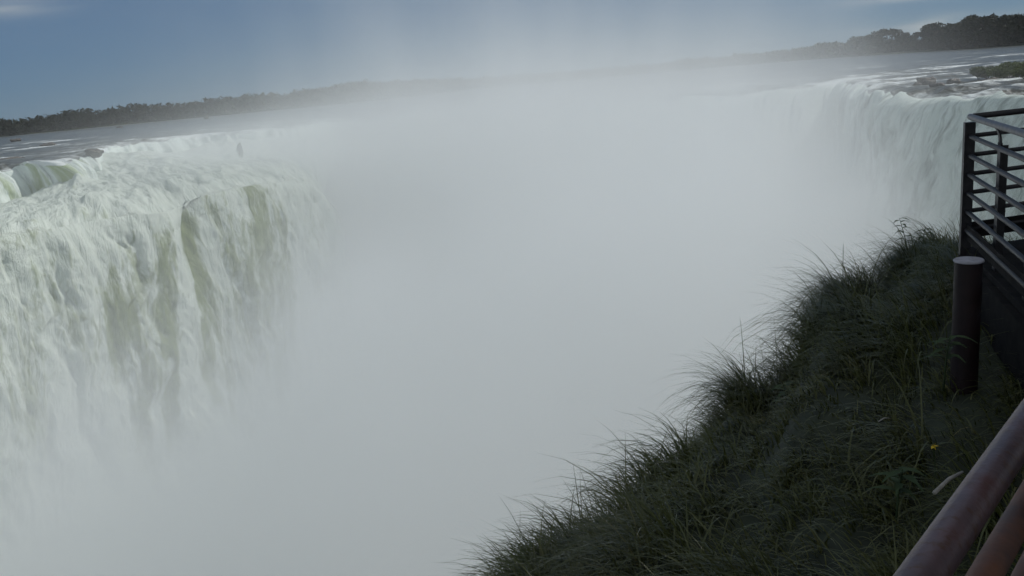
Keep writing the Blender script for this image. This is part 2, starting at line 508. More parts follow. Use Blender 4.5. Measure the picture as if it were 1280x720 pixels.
# far shore: a low wooded bank that bends round the river; the far left and middle read as one wood
shore = [(-500, 480), (-250, 500), (0, 560), (150, 640), (300, 700), (400, 760), (480, 860), (580, 1300), (700, 1600), (860, 1500), (980, 1250), (1057, 1000), (1095, 880)]
sp = []
for px, d in shore:
    r = ray(px, 120); sp.append((r.x / r.y * d, d, RZ))
sc_, sq = catmull(sp, 900)
cs, rs = [], []
for i in range(0, 900, 1):
    p = sc_[i]; d = p[1]
    hgt = (11 + 6 * min(1, max(0, (d - 560) / 250))) * (1 + .12 * float(vnoise(sq[i] / 26, 0., seed=7)) + .11 * float(vnoise(sq[i] / 7, 0., seed=8)))
    for row in range(3):
        back_ = row * 9
        cs.append((p[0] + random.uniform(-3, 3), p[1] + back_ + random.uniform(-3, 3), RZ + hgt * (.5 if row < 2 else .55)))
        rs.append((4.5, 5, hgt * .52))
V, Fc = leaf_cloud(cs, rs, 42, 1.5, 3)
fo = cloud_obj('forest', V, Fc, M['forest'])
tag(fo, 'long dark band of forest along the far bank of the river', 'forest', kind='stuff')
# low land under the far woods
tb = MB()
pts = [Vector((x, y, 0)) for x, y, _ in sc_[::15]]
e = [(ray(1100, 120), 760), (ray(1155, 120), 700), (ray(1280, 120), 480), (ray(1500, 120), 330), (ray(1900, 120), 260)]
sh2 = [(r.x / r.y * d, d) for r, d in e]
allp = [(p.x, p.y) for p in pts] + sh2
for x, y in allp:
    k = 1 + 900 / math.hypot(x, y)
    k0 = 1 - 6 / math.hypot(x, y)
    tb.v += [Vector((x * k0, y * k0, RZ - .5)), Vector((x, y, RZ + 1.0)), Vector((x * k, y * k, RZ + 3))]
for i in range(len(allp) - 1):
    for j in (0, 1):
        q = i * 3 + j; tb.f.append((q, q + 3, q + 4, q + 1))
tag(tb.build('terrain', M['soil'], smooth=True), 'low dark earth bank under the woods across the river', 'terrain', kind='structure')


def make_tree(h, w, seed, mat, leaf=.55, per=150):
    r = random.Random(seed)
    root = empty('tree')
    tk = MB()
    top = h * .72
    pts = [Vector((0, 0, -.6)), Vector((r.uniform(-.2, .2), 0, h * .25)), Vector((r.uniform(-.5, .5), r.uniform(-.4, .4), h * .5)), Vector((r.uniform(-.6, .6), 0, top))]
    tk.tube(pts, 0, 8, rs=[h * .028, h * .02, h * .014, h * .005])
    cc, rr = [], []
    for i in range(r.randint(15, 19)):
        a = r.uniform(0, 6.28); z = r.uniform(.28, .9) * h
        rad = w * .5 * math.sin(min(1, (1.08 - z / h) * 2.2) * 1.4) * r.uniform(.35, .9)
        c = Vector((math.cos(a) * rad, math.sin(a) * rad, z))
        cc.append(tuple(c)); s = w * r.uniform(.16, .27); rr.append((s, s, s * r.uniform(.55, .85)))
        k = pts[1].lerp(pts[2], r.random())
        tk.tube([k, k.lerp(c, .6) + Vector((0, 0, .1)), c], 0, 5, rs=[h * .009, h * .006, h * .003])
    tk.build('trunk', M['bark'], root, smooth=True)
    V, Fc = leaf_cloud(cc, rr, per, leaf, seed)
    cloud_obj('crown', V, Fc, mat, root)
    return root


def copy_tree(o, parent=None):
    c = o.copy(); col.objects.link(c); c.parent = parent
    for ch in o.children: copy_tree(ch, c)
    return c


# right bank: trees one can tell apart (top pixel, base distance)
tops = [(1072, 47, 900), (1092, 42, 850), (1112, 36, 800), (1131, 42, 760), (1150, 41, 720), (1160, 33, 700), (1171, 31, 660), (1182, 33, 640), (1193, 30, 600), (1203, 28, 590), (1213, 22, 570),
        (1222, 25, 560), (1233, 20, 540), (1243, 24, 530), (1252, 22, 520), (1261, 21, 510), (1270, 24, 500), (1279, 18, 490), (1290, 22, 480), (1302, 18, 470), (1318, 20, 460)]
lab = ['palest tree at the misty end of the right bank wood, half lost in spray', 'low tree fading into the spray, second from the misty end of the wood', 'rounded hump of a tree over the spray where the right bank wood starts',
       'short tree just right of the rounded hump, in the dip of the treeline', 'low grey-green tree after the dip in the right bank treeline', 'first dark tree clear of the spray on the right bank',
       'broad dark tree where the right bank wood starts to climb', 'squat tree between two broader ones on the climbing part of the treeline', 'dark tree on the rise, just before the notch of sky',
       'narrow dark tree beside the notch of sky on the left side', 'tall domed tree left of the notch in the right bank treeline', 'small tree filling the notch behind the tall domed tree',
       'tall flat-topped tree just right of the notch of sky', 'lower tree behind the flat-topped one', 'round-headed tree above the left end of the green islet',
       'dense tree straight above the middle of the green islet', 'lower dark tree above the right half of the green islet', 'tallest dark tree at the right end of the visible wood',
       'dark tree at the cut edge of the picture, right of the tallest one', 'tree past the tallest one at the outer end of the wood', 'outermost tree of the right bank wood']
protos = []
for i, (px, py, d) in enumerate(tops):
    b = ray(px, 60); bx, by = b.x / b.y * d, d
    t = at(px, py, d); h = t.z - RZ
    if i < 5: o = make_tree(17, 15, 100 + i, M['tree'], .8, 130); protos.append(o)
    else: o = copy_tree(protos[i % 5])
    o.location = (bx, by, RZ + .6)
    s = h / 17 * 1.04; w = max(1.0, .9 * d / 620)
    o.scale = (s * w, s * w, s); o.rotation_euler.z = i * 2.1
    tag(o, lab[i], 'tree', 'trees of the wood on the right bank')
# undergrowth between them
cs, rs = [], []
for i in range(len(tops) - 1):
    for kx in range(5):
        t_ = kx / 5; px = tops[i][0] * (1 - t_) + tops[i + 1][0] * t_; d = (tops[i][2] * (1 - t_) + tops[i + 1][2] * t_)
        b = ray(px, 60)
        for row in (0, 12):
            hh = 9 + 2 * random.random()
            cs.append((b.x / b.y * (d + row), d + row - 4, RZ + hh * .5)); rs.append((4, 4, hh * .6))
V, Fc = leaf_cloud(cs, rs, 170, 1.0, 5)
tag(cloud_obj('undergrowth', V, Fc, M['forest']), 'dark undergrowth filling the foot of the right bank wood', 'undergrowth', kind='stuff')


# shrubs on the islet in the rapids
def shrub(px0, px1, pyb, pyt, mat, label, seed, cat='shrub', group='shrubs on the islet in the rapids'):
    b = onz((px0 + px1) / 2, pyb, RZ); d = b.y
    w = (px1 - px0) / F * d; h = (pyb - pyt) / F * d
    root = empty('shrub', (b.x, b.y, RZ))
    r = random.Random(seed)
    cc, rr = [], []
    for i in range(9):
        cc.append((r.uniform(-.38, .38) * w, r.uniform(-.3, .3) * w * .6, h * r.uniform(.3, .62))); rr.append((w * .17, w * .16, h * r.uniform(.3, .42)))
    V, Fc = leaf_cloud(cc, rr, 420, .13, seed)
    cloud_obj('foliage', V, Fc, mat, root)
    st = MB()
    for c in cc:
        st.tube([Vector((0, 0, -.2)), Vector((c[0] * .8, c[1] * .8, h * .25)), Vector(c)], 0, 5, rs=[.05, .035, .015])
    st.build('stem', M['bark'], root)
    tag(root, label, cat, group)


M['shrubdark'] = mat_leaf('islet_leaves', (.045, .065, .02), (.10, .125, .04), .8)
shrub(1214, 1258, 97, 81, M['shrubdark'], 'rounded dark green shrub at the left tip of the river islet', 1)
shrub(1228, 1292, 98, 78, M['shrubdark'], 'wide dark shrub in the middle of the river islet', 2)
shrub(1238, 1292, 90, 77, M['shrub'], 'pale yellow-green shrub showing along the top behind the wide dark one', 3)
shrub(1262, 1345, 98, 80, M['shrubdark'], 'dark shrub running off at the outer end of the river islet', 4)
isl = onz(1270, 96, RZ)
V = []
n1, n2 = 40, 14
G = np.zeros((n1, n2, 3))
for i in range(n1):
    a = 2 * math.pi * i / (n1 - 1)
    for j in range(n2):
        q = j / (n2 - 1)
        rr_ = 1 + .18 * math.sin(3 * a + 1) + .1 * math.sin(7 * a)
        G[i, j] = (isl.x + .8 + 4.6 * rr_ * q * math.cos(a), isl.y + 1 + 2.2 * rr_ * q * math.sin(a), RZ + .65 * (1 - q ** 2.2) - .35)
G[:, :, 2] += .12 * fbm(G[:, :, 0] / .8, G[:, :, 1] / .8, oct=3, seed=4)
tag(grid_mesh('islet', G, M['rock']), 'low rocky islet carrying the shrubs in the rapids', 'islet', kind='structure')


def rock(px, py, w, h, label, seed, z=RZ, d=None, group='rocks breaking the river surface'):
    b = onz(px, py, z) if d is None else at(px, py, d)
    bm_n = 28
    th = np.linspace(0, 2 * math.pi, bm_n)[:, None]; ph = np.linspace(0, math.pi, 16)[None, :]
    X = np.stack([np.cos(th) * np.sin(ph), np.sin(th) * np.sin(ph), np.cos(ph) + 0 * th], 2)
    Xn = X * 1.7 + seed * 3.1
    q = 1 + .75 * fbm(Xn[:, :, 0], Xn[:, :, 1], Xn[:, :, 2], oct=4, seed=seed)
    X = np.sign(X) * np.abs(X) ** .72 * q[:, :, None]
    X[-1] = X[0]
    X *= np.array([w / 2, w / 2.4, h]) * .85
    o = grid_mesh('rock', X, M['rock'])
    o.location = (b.x, b.y, b.z)
    tag(o, label, 'rock', group)


rock(1159, 106, 2.0, 1.0, 'brown rock breaking the water right at the brink of the right fall', 1)
rock(1172, 109, 1.5, .5, 'flat low rock beside the brown one at the brink', 2)
rock(1146, 108, 1.1, .5, 'small wet stone at the brink, on the misty side of the brown rock', 9)
rock(1192, 103, 1.6, .5, 'low dark stone in the rapids upstream of the flat rock', 10)
rock(20, 177, 4.0, 1.1, 'dark rock low in the river near the left edge of the picture', 3)
rock(150, 160, 3.0, .9, 'small dark rock out in the river below the left treeline', 4)
rock(258, 149, 3.6, 1.6, 'faint rock in the thin spray upstream of the left falls', 5)
rock(60, 182, 3.2, .7, 'long flat rock between the shore and the green lip', 6)
rock(300, 188, .9, 1.1, 'upright dark rock standing in the white water below the upper lip', 7, d=135, group='rocks in the falls')
rock(8, 200, 4.0, .35, 'wet black ledge at the very left just above the green lip', 8)
rock(118, 191, 2.6, .7, 'black knob of rock at the right end of the green lip', 11)

# ------------------------------------------------------------------ near bank with long grass
bk = [(480, 1020, 4.6), (560, 850, 5.3), (602, 790, 5.8), (612, 735, 6.0), (628, 692, 6.15), (668, 668, 6.4), (705, 655, 6.7), (738, 668, 6.9), (764, 690, 7.0), (782, 650, 7.05), (790, 600, 7.15), (806, 562, 7.3), (838, 548, 7.5), (866, 506, 7.8), (910, 472, 8.1), (950, 478, 8.4),
      (978, 452, 8.6), (990, 396, 8.8), (1020, 374, 9.1), (1055, 362, 9.4), (1092, 368, 9.6), (1120, 336, 9.8), (1160, 314, 10.1), (1205, 318, 10.4), (1260, 330, 10.8), (1400, 340, 12), (1700, 350, 15), (2700, 330, 18)]
bk = [(px_ + (58 if px_ < 760 else 46 if px_ < 900 else 30 if px_ < 1000 else 30 * max(0, (1130 - px_) / 130)), py_ + (10 if px_ < 1000 else 0), d_) for px_, py_, d_ in bk]
bp = [at(*q) for q in bk]
NB = 420
bc, bq = catmull([(p.x, p.y, p.z) for p in bp], NB)
inn = [(-2.2, -1.5, -3.6), (-1.6, 1.2, -3.4), (-.6, 1.6, -3.05), (.6, 2.2, -2.75), (2.2, 3.0, -2.5), (4, 3.8, -2.3), (7, 4.6, -2.2), (12, 6, -2.2), (30, 4, -2.2)]
ic, iq = catmull(inn, NB)
ni, no = 90, 70
T = np.linspace(0, 1, ni)
Bk = np.zeros((NB, ni + no, 3))
inner = ic[:, None] * (1 - T)[None, :, None] + bc[:, None] * T[None, :, None]
inner[:, :, 2] += (.35 * np.sin(T * math.pi) - .10 * np.clip((T - .8) / .2, 0, 1) ** 2)[None, :]
Bk[:, :ni] = inner
tb_ = np.gradient(bc[:, :2], axis=0)
tb_ = np.stack([np.convolve(np.pad(tb_[:, i], 20, mode='edge'), np.ones(41) / 41, 'valid') for i in (0, 1)], 1)
tb_ /= np.linalg.norm(tb_, axis=1)[:, None]
nb = np.stack([-tb_[:, 1], tb_[:, 0]], 1)
to = np.linspace(0, 1, no + 1)[1:] ** 2
dd = to * 76
oo = .18 * (1 - np.exp(-dd / .6)) + dd * .03
Bk[:, ni:, 0] = bc[:, None, 0] + nb[:, None, 0] * oo
Bk[:, ni:, 1] = bc[:, None, 1] + nb[:, None, 1] * oo
Bk[:, ni:, 2] = bc[:, None, 2] - .10 - dd
Bk[:, :, 2] += .10 * fbm(Bk[:, :, 0] / .9, Bk[:, :, 1] / .9, oct=3, seed=101)
bank = grid_mesh('ground', Bk, M['soil'])
tag(bank, 'dark wet earth of the near bank under the grass', 'ground', kind='structure')

# blades
NBL = 210000
u = rng.random(NBL) * (NB - 2); jmax = ni + 26
w_ = rng.random(NBL)
v = np.where(rng.random(NBL) < .42, ni - 14 + w_ * 36, w_ * (ni - 2))
# tufts: snap half of the blades to clump centres
nt = 4200
tu = rng.random(nt) * (NB - 2); tvv = np.where(rng.random(nt) < .42, ni - 14 + rng.random(nt) * 34, rng.random(nt) * (ni - 2))
ti = rng.integers(0, nt, NBL)
sel = rng.random(NBL) < .72
u = np.where(sel, tu[ti] + rng.normal(size=NBL) * 1.0, u); v = np.where(sel, tvv[ti] + rng.normal(size=NBL) * 1.1, v)
u = np.clip(u, 0, NB - 1.01); v = np.clip(v, 0, ni + no - 1.01)
iu = u.astype(int); iv = v.astype(int); fu = (u - iu)[:, None]; fv = (v - iv)[:, None]
base = Bk[iu, iv] * (1 - fu) * (1 - fv) + Bk[iu + 1, iv] * fu * (1 - fv) + Bk[iu, iv + 1] * (1 - fu) * fv + Bk[iu + 1, iv + 1] * fu * fv
base[:, 2] -= .02
keep = (base[:, 2] > -5.5) & (base[:, 1] > .8) & (base[:, 0] < 9)
base = base[keep]; u_k = u[keep]; v_k = v[keep]; n = len(base); ti = ti[keep]; sel = sel[keep]
tlen = .6 + .75 * rng.random(nt)
L = .47 * np.where(sel, tlen[ti], .75) * (.55 + .75 * rng.random(n))
L = L * np.clip(.86 + .85 * fbm(base[:, 0] / .75, base[:, 1] / .75, oct=2, seed=131), .32, 1.5)
ang_t = rng.normal(size=nt) * .55
ang = math.pi * .93 + np.where(sel, ang_t[ti], 0) + rng.normal(size=n) * .75   # lean: toward the gorge, with scatter
dirh = np.stack([np.cos(ang), np.sin(ang) * .9, np.zeros(n)], 1)
bend = (.55 + .9 * rng.random(n))[:, None]
side = np.stack([-dirh[:, 1], dirh[:, 0], np.zeros(n)], 1)
rl = rng.normal(size=n)[:, None] * .5
side = side + dirh * rl * .6
side /= np.linalg.norm(side, axis=1)[:, None]
K = 6
wd = (.0035 + .0035 * rng.random(n))
Vb = np.zeros((n, K, 2, 3))
for kk in range(K):
    t_ = kk / (K - 1)
    th = bend[:, 0] * (.25 + 1.35 * t_)
    hor = t_ * np.sin(np.clip(th * .75, 0, 1.5)); ver = t_ * np.cos(np.clip(th * .78, 0, 1.75))
    c = base + dirh * (L * hor)[:, None] + np.array([0, 0, 1.0]) * (L * ver)[:, None]
    ww = wd * (1 - t_ ** 1.6) + .0004
    Vb[:, kk, 0] = c - side * ww[:, None]; Vb[:, kk, 1] = c + side * ww[:, None]
idx = (np.arange(n) * K * 2)[:, None, None] + (np.arange(K - 1) * 2)[None, :, None] + np.array([0, 1, 3, 2])[None, None, :]
gm = fast_mesh('grass', Vb.reshape(-1, 3), idx.reshape(-1, 4), M['grass'], True)
rv = np.repeat(np.clip(.5 * rng.random(n) + .5 * np.where(sel, rng.random(nt)[ti], rng.random(n)), 0, 1), K * 2)
a = gm.attributes.new('rnd', 'FLOAT', 'POINT'); a.data.foreach_set('value', rv.astype(np.float32))
go = link(bpy.data.objects.new('grass', gm))
tag(go, 'long wet dark green grass arching over the edge of the near bank', 'grass', kind='stuff')


# unseen trees added out of frame to shade the grass and walkway corner
bl = ['tree of the near bank closest to the walkway, shading the handrail', 'middle tree of the near bank shading the grass', 'tree of the near bank shading the tip of the walkway', 'tree of the near bank behind the viewpoint', 'tree of the near bank leaning over the handrail']
bt = None
for i, (x, y, sc0) in enumerate([(11.0, 3.9, 1.0), (12.4, 8.0, 1.05), (14.2, 12.0, 1.0), (9.5, -1.2, .95), (7.9, 2.4, .9)]):
    if i == 0: bt = o = make_tree(12, 8.5, 300, M['tree'], .22, 900)
    else: o = copy_tree(bt)
    o.location = (x, y, -2.4); o.scale = (sc0, sc0, sc0); o.rotation_euler.z = i * 1.9
    tag(o, bl[i], 'tree', 'shade trees on the near bank')


# broad-leaved weed on the brink
def leaf_quadstrip(mb, p, d, l, w, droop=.3):
    d = Vector(d).normalized(); s = d.cross(Vector((0, 0, 1))).normalized(); b = len(mb.v)
    K_ = 5
    for i in range(K_):
        t_ = i / (K_ - 1); c = Vector(p) + d * l * t_ + Vector((0, 0, -droop * l * t_ * t_))
        ww = w * math.sin(min(1, t_ * 1.15 + .08) * math.pi * .93)
        mb.v += [c - s * ww, c + Vector((0, 0, -ww * .35)), c + s * ww]
    for i in range(K_ - 1):
        q = b + i * 3; mb.f += [(q, q + 1, q + 4, q + 3), (q + 1, q + 2, q + 5, q + 4)]


def weed(px, py, d, h, label, seed, lean=(-.25, 0)):
    r = random.Random(seed); b = at(px, py, d)
    root = empty('leafy_weed', b)
    pts = [Vector((0, 0, -.1)), Vector((lean[0] * h * .3, 0, h * .4)), Vector((lean[0] * h * .7, 0, h * .75)), Vector((lean[0] * h, 0, h))]
    MB().tube(pts, 0, 6, rs=[.006, .005, .004, .0025]).build('stem', M['weed'], root, smooth=True)
    for i in range(11):
        t_ = .35 + .65 * i / 10; seg = t_ * 3; k_ = min(2, int(seg)); p = pts[k_].lerp(pts[k_ + 1], seg - k_)
        a_ = i * 2.4 + r.random()
        mb = MB(); leaf_quadstrip(mb, p, (math.cos(a_), math.sin(a_) * .8, .35), r.uniform(.11, .17), .021, .5)
        mb.build('leaf', M['weed'], root, smooth=True)
    tag(root, label, 'weed', 'leafy weeds in the grass')


weed(1136, 322, 9.6, .48, 'tall leafy weed standing clear above the grass near the top of the bank', 1, (-.25, 0))
weed(1152, 318, 9.5, .30, 'shorter leafy weed just right of the tall one', 2, (.1, 0))

for i_, (px_, py_, d_, h_, lb_) in enumerate([(1085, 420, 7.6, .34, 'leafy weed in the middle of the slope below the top of the bank'), (985, 520, 6.6, .30, 'low leafy weed halfway down the bank near its outer edge'),
        (1120, 640, 3.9, .24, 'broad-leaved weed beside the upper handrail'), (905, 640, 5.6, .30, 'leafy weed in the lower left part of the bank'), (1180, 470, 5.0, .26, 'small leafy weed left of the foot of the red pillar')]):
    weed(px_, py_, d_, h_, lb_, 20 + i_, (.12 * (-1) ** i_, 0))

# yellow flower
fp = at(1167, 557, 4.2)
fr = empty('yellow_flower', fp)
MB().tube([Vector((.02, 0, -.3)), Vector((.01, 0, -.1)), Vector((0, 0, 0))], 0, 6, rs=[.003, .002, .002]).build('stem', M['weed'], fr)
for i in range(5):
    a_ = i * 2 * math.pi / 5
    mb = MB(); leaf_quadstrip(mb, (0, 0, 0), (math.cos(a_), -.5, math.sin(a_)), .024, .010, 0)
    mb.build('petal', M['petal'], fr, smooth=True)
tag(fr, 'small single yellow flower low in the dark grass by the handrail', 'flower')


def twig(px0, py0, d0, px1, py1, d1, label, r_=.006):
    p = at(px0, py0, d0); q = at(px1, py1, d1)
    m_ = p.lerp(q, .5) + Vector((0, 0, .012))
    o = MB().tube([p, m_, q], 0, 6, rs=[r_, r_ * .9, r_ * .6]).build('twig', M['twig'], smooth=True)
    tag(o, label, 'twig', 'dead twigs in the grass')


twig(1168, 616, 2.75, 1203, 590, 2.9, 'pale broken twig lying against the upper handrail', .0085)
twig(1098, 527, 4.2, 1113, 523, 4.2, 'tiny pale straw of wood in the grass, left of the flower', .004)

# ------------------------------------------------------------------ walkway and railing
C = at(1213, 146, 7.1); ZT = C.z
HR = 1.10; ZD = ZT - HR
Bq = onz(1280, 167, ZT); Aq = onz(1280, 138.5, ZT)
dB = Vector((Bq.x - C.x, Bq.y - C.y, 0)).normalized(); dA = Vector((Aq.x - C.x, Aq.y - C.y, 0)).normalized()
N0 = onz(1150, 725, ZT); N1 = onz(1285, 528, ZT)
dN = Vector((N1.x - N0.x, N1.y - N0.y, 0)).normalized()
# corner where the near rail meets the side rail
A_ = np.array([[dN.x, -dB.x], [dN.y, -dB.y]]); tt = np.linalg.solve(A_, np.array([C.x - N0.x, C.y - N0.y]))
J = Vector((N0.x, N0.y, ZT)) + dN * tt[0]
print('corner', C, 'join', J, 'N0', N0, 'N1', N1, 'dN', dN)
S0 = Vector((N0.x, N0.y, ZT)) - dN * 3.0
EndA = C + dA * 5.0


def rail_run(p, q, posts, label, topmat, rmat, rtop=.030, rmid=.021, n=7, inset=None, drop=0.0):
    root = empty('railing', (p.x, p.y, ZD))
    off = Vector((p.x, p.y, ZD))
    t = (q - p).normalized()
    MB().tube([p - off, p.lerp(q, .5) - off, q - off], rtop, 20).build('top_rail', topmat, root, smooth=True)
    for k_ in range(1, n):
        z = ZT - .16 * k_
        if z < ZD + .06: break
        a_ = Vector((p.x, p.y, z)) - off; b_ = Vector((q.x, q.y, z)) - off
        MB().tube([a_, a_.lerp(b_, .5), b_], rmid, 14).build('rail', rmat, root, smooth=True)
    side = Vector((t.y, -t.x, 0)) * (1 if inset is None else inset)
    MB().bar(Vector((0, 0, .13)) + t * .03, q - off - Vector((0, 0, HR)) + Vector((0, 0, .13)), .008, .14).build('toe_board', M['deck'], root)
    for s in posts:
        b = p + t * s - off
        m = MB()
        x0 = Vector((b.x, b.y, 0)) + side * .050
        m.bar(x0 + Vector((0, 0, -.30)), x0 + Vector((0, 0, HR - .14)), .014, .095, t)
        m.bar(x0 + Vector((0, 0, -.30)) + side * .03, x0 + Vector((0, 0, HR - .16)) + side * .03, .05, .010, side.cross(Vector((0, 0, 1))))
        # curved head that reaches the top rail
        pr = x0 + Vector((0, 0, HR - .14))
        for i_ in range(5):
            a1 = i_ / 5 * math.pi / 2; a2 = (i_ + 1) / 5 * math.pi / 2
            f_ = lambda a: x0 + Vector((0, 0, HR - .14)) - side * (.05 * (1 - math.cos(a))) + Vector((0, 0, .12 * math.sin(a)))
            m.bar(f_(a1), f_(a2), .012, .06, t)
        m.build('post', M['steel'], root)
    return tag(root, label, 'railing', 'railings of the walkway')


rail_run(S0, J, [1.1, 2.3, 3.5, 4.7, 5.9], 'close railing in the bottom right corner, worn purple-grey pipe over a rusty one', M['rail'], M['rust'], .0255, .022)
LB = (C - J).length
rail_run(J, C, [max(.2, LB - 1.75), LB - .85], 'side railing of the walkway corner running from its tip back toward us', M['railfar'], M['steel'], .025, .019)
rail_run(C + dA * .03, EndA, [1.2, 2.4, 3.6, 4.8], 'end railing of the walkway corner crossing in front of the right fall', M['steel'], M['steel'], .025, .019)

# stout corner post with a raked foot, outside the rails
cpst = empty('corner_post', (C.x, C.y, ZD))
m = MB(); oc = (dB * -1 - dA).normalized() * .004
m.bar(oc + Vector((0, 0, -.12)), oc + Vector((0, 0, HR - .045)), .080, .080, dB)
m.build('post', M['steel'], cpst)
m = MB(); m.bar(oc + Vector((0, 0, -.10)), oc - (dB * -1 - dA).normalized() * .20 + Vector((0, 0, -.42)), .09, .10, dB)
m.build('brace', M['steel'], cpst)
tag(cpst, 'stout dark post at the tip of the walkway corner with a raked foot', 'post')

wk = empty('walkway', (J.x, J.y, ZD))
off = Vector((J.x, J.y, ZD))
out = [S0, J, C, EndA, EndA + Vector((1.2, -4.5, 0)), S0 + Vector((2.6, -1.6, 0))]
dk = MB()
n = len(out)
for z in (-.02, -.07):
    for p in out: dk.v.append(Vector((p.x, p.y, ZD + z)) - off)
dk.f.append(tuple(range(n))); dk.f.append(tuple(range(n, 2 * n))[::-1])
for i in range(n): dk.f.append((i, n + i, n + (i + 1) % n, (i + 1) % n))
dk.build('deck', M['deck'], wk)
for a_, b_ in ((S0, J), (J, C), (C, EndA)):
    m = MB(); p = Vector((a_.x, a_.y, ZD - .17)) - off; q = Vector((b_.x, b_.y, ZD - .17)) - off
    m.bar(p - Vector((0, 0, .11)), q - Vector((0, 0, .11)), .10, .40); m.build('edge_beam', M['deck'], wk)
# raked brackets and legs under the corner
for s in (.12, 1.5):
    q = C - dB * (-s); q = C + dB * s + Vector((.25, .0, 0))
    m = MB()
    p1 = Vector((q.x - .22, q.y, ZD - .27)) - off; p2 = Vector((q.x + .22, q.y, ZD - .75)) - off
    m.bar(p1, p2, .12, .12); m.build('bracket', M['steel'], wk)
    m = MB(); m.tube([Vector((q.x + .45, q.y, ZD - 2.6)) - off, Vector((q.x + .45, q.y, ZD - .2)) - off], .24, 24)
    m.build('leg', M['redpaint'], wk, smooth=False)
tag(wk, 'dark steel walkway deck carrying the railings, its underside black in shade', 'walkway')

pc = at(1211, 324, 5.3)
pil = empty('pillar', (pc.x, pc.y, pc.z - 1.6))
R_ = .084
MB().tube([Vector((0, 0, 0)), Vector((0, 0, 1.2)), Vector((0, 0, 1.585))], R_, 40).build('shaft', M['redpaint'], pil, smooth=False)
cap = MB(); cap.tube([Vector((0, 0, 1.585)), Vector((0, 0, 1.592)), Vector((0, 0, 1.60))], 0, 40, rs=[R_ + .006, R_ + .008, R_ + .002]); cap.build('cap', M['concrete'], pil, smooth=False)
tag(pil, 'round dark red pillar with a pale grey flat top beside the walkway corner', 'pillar')

# ------------------------------------------------------------------ spray rising from the gorge
m = NT('mist')
pos = m.new('ShaderNodeTexCoord').outputs['Object']
sx = m.new('ShaderNodeSeparateXYZ'); m.link(pos, sx.inputs[0]); X, Y, Z = sx.outputs
def gauss(c, cx, s):
    q = m.math('DIVIDE', m.math('SUBTRACT', c, cx), s); return m.math('MULTIPLY', q, q)
Xs = m.math('SUBTRACT', m.math('SUBTRACT', X, 7.95), m.math('MULTIPLY', m.math('SUBTRACT', Y, 62.1), .966))
e1 = m.math('ADD', gauss(Xs, 0, 34.7), gauss(Y, 62.1, 61.2))
g1 = m.math('EXPONENT', m.math('MULTIPLY', e1, -1.0))
nz = m.noise(m.mapping(pos, (1, 1, .5)), .060, 3, .60, 0)
nzc = m.math('SUBTRACT', nz, .5)
nzp = m.math('SUBTRACT', m.noise(m.mapping(pos, (1, .8, .25), (3, 1, 0)), .075, 3, .6, 0), .5)
hh = m.math('ADD', m.math('ADD', m.math('MULTIPLY', g1, 40.3), -47.9), m.math('MULTIPLY', nzc, 22))
core = m.math('MULTIPLY', m.math('EXPONENT', m.math('MINIMUM', m.math('DIVIDE', m.math('SUBTRACT', hh, Z), 4.44), 0.0)), .0813)
e2 = m.math('EXPONENT', m.math('MULTIPLY', m.math('ADD', m.math('POWER', gauss(X, 2.0, 38.0), 1.5), gauss(Y, 133.7, 36.5)), -1.0))
alo = m.math('MINIMUM', m.math('EXPONENT', m.math('DIVIDE', Z, -15.0)), 1.6)
plume = m.math('MULTIPLY', m.math('MULTIPLY', e2, alo), m.math('MULTIPLY', m.math('ADD', m.math('MULTIPLY', nzp, 5.5), .95, clamp=False), .0112))
plume = m.math('MAXIMUM', plume, 0.0)
e6 = m.math('EXPONENT', m.math('MULTIPLY', m.math('ADD', m.math('POWER', gauss(X, 14, 33), 1.4), gauss(Y, 133, 34)), -1.0))
skirt = m.math('MULTIPLY', m.math('MULTIPLY', e6, m.math('MINIMUM', m.math('EXPONENT', m.math('DIVIDE', Z, -6.0)), 2.2)), m.math('MAXIMUM', m.math('MULTIPLY', m.math('ADD', m.math('MULTIPLY', nzc, 3.0), 1.0), .019), 0.0))
plume = m.math('ADD', plume, skirt)
fade = m.math('MULTIPLY', m.math('SUBTRACT', Y, 14), .06, clamp=True)
e3 = m.math('ADD', m.math('ADD', gauss(X, -36, 17), gauss(Y, 122, 26)), gauss(Z, -6.2, 3.6))
veil = m.math('MULTIPLY', m.math('EXPONENT', m.math('MULTIPLY', e3, -1.0)), .027)
e4 = m.math('ADD', gauss(X, -20, 27), gauss(Y, 150, 26))
lowl = m.math('EXPONENT', m.math('MINIMUM', m.math('DIVIDE', m.math('SUBTRACT', m.math('MULTIPLY', nzc, 8), m.math('ADD', Z, 7)), 4.5), 0.0))
e5 = m.math('ADD', gauss(X, 22, 13), gauss(Y, 108, 22))
back_ = m.math('MULTIPLY', m.math('MULTIPLY', m.math('ADD', m.math('EXPONENT', m.math('MULTIPLY', e4, -1.0)), m.math('EXPONENT', m.math('MULTIPLY', e5, -1.0))), lowl), .045)
dn = m.math('MULTIPLY', m.math('ADD', m.math('ADD', m.math('ADD', core, back_), veil), plume), fade)
pv = m.new('ShaderNodeVolumePrincipled'); pv.inputs['Color'].default_value = (.972, .990, .995, 1); pv.inputs['Anisotropy'].default_value = 0.0
m.link(dn, pv.inputs['Density']); m.link(pv.outputs[0], m.out.inputs['Volume'])
mist = MB(); mist.box((8, 112, -19), Vector((1, 0, 0)), Vector((0, 1, 0)), Vector((0, 0, 1)), 115, 98, 60.5)
mo = mist.build('mist', m.mat)
m.mat.cycles.volume_step_rate = 1.5
tag(mo, 'white cloud of spray filling the gorge and rising over the falls', 'mist', kind='stuff')

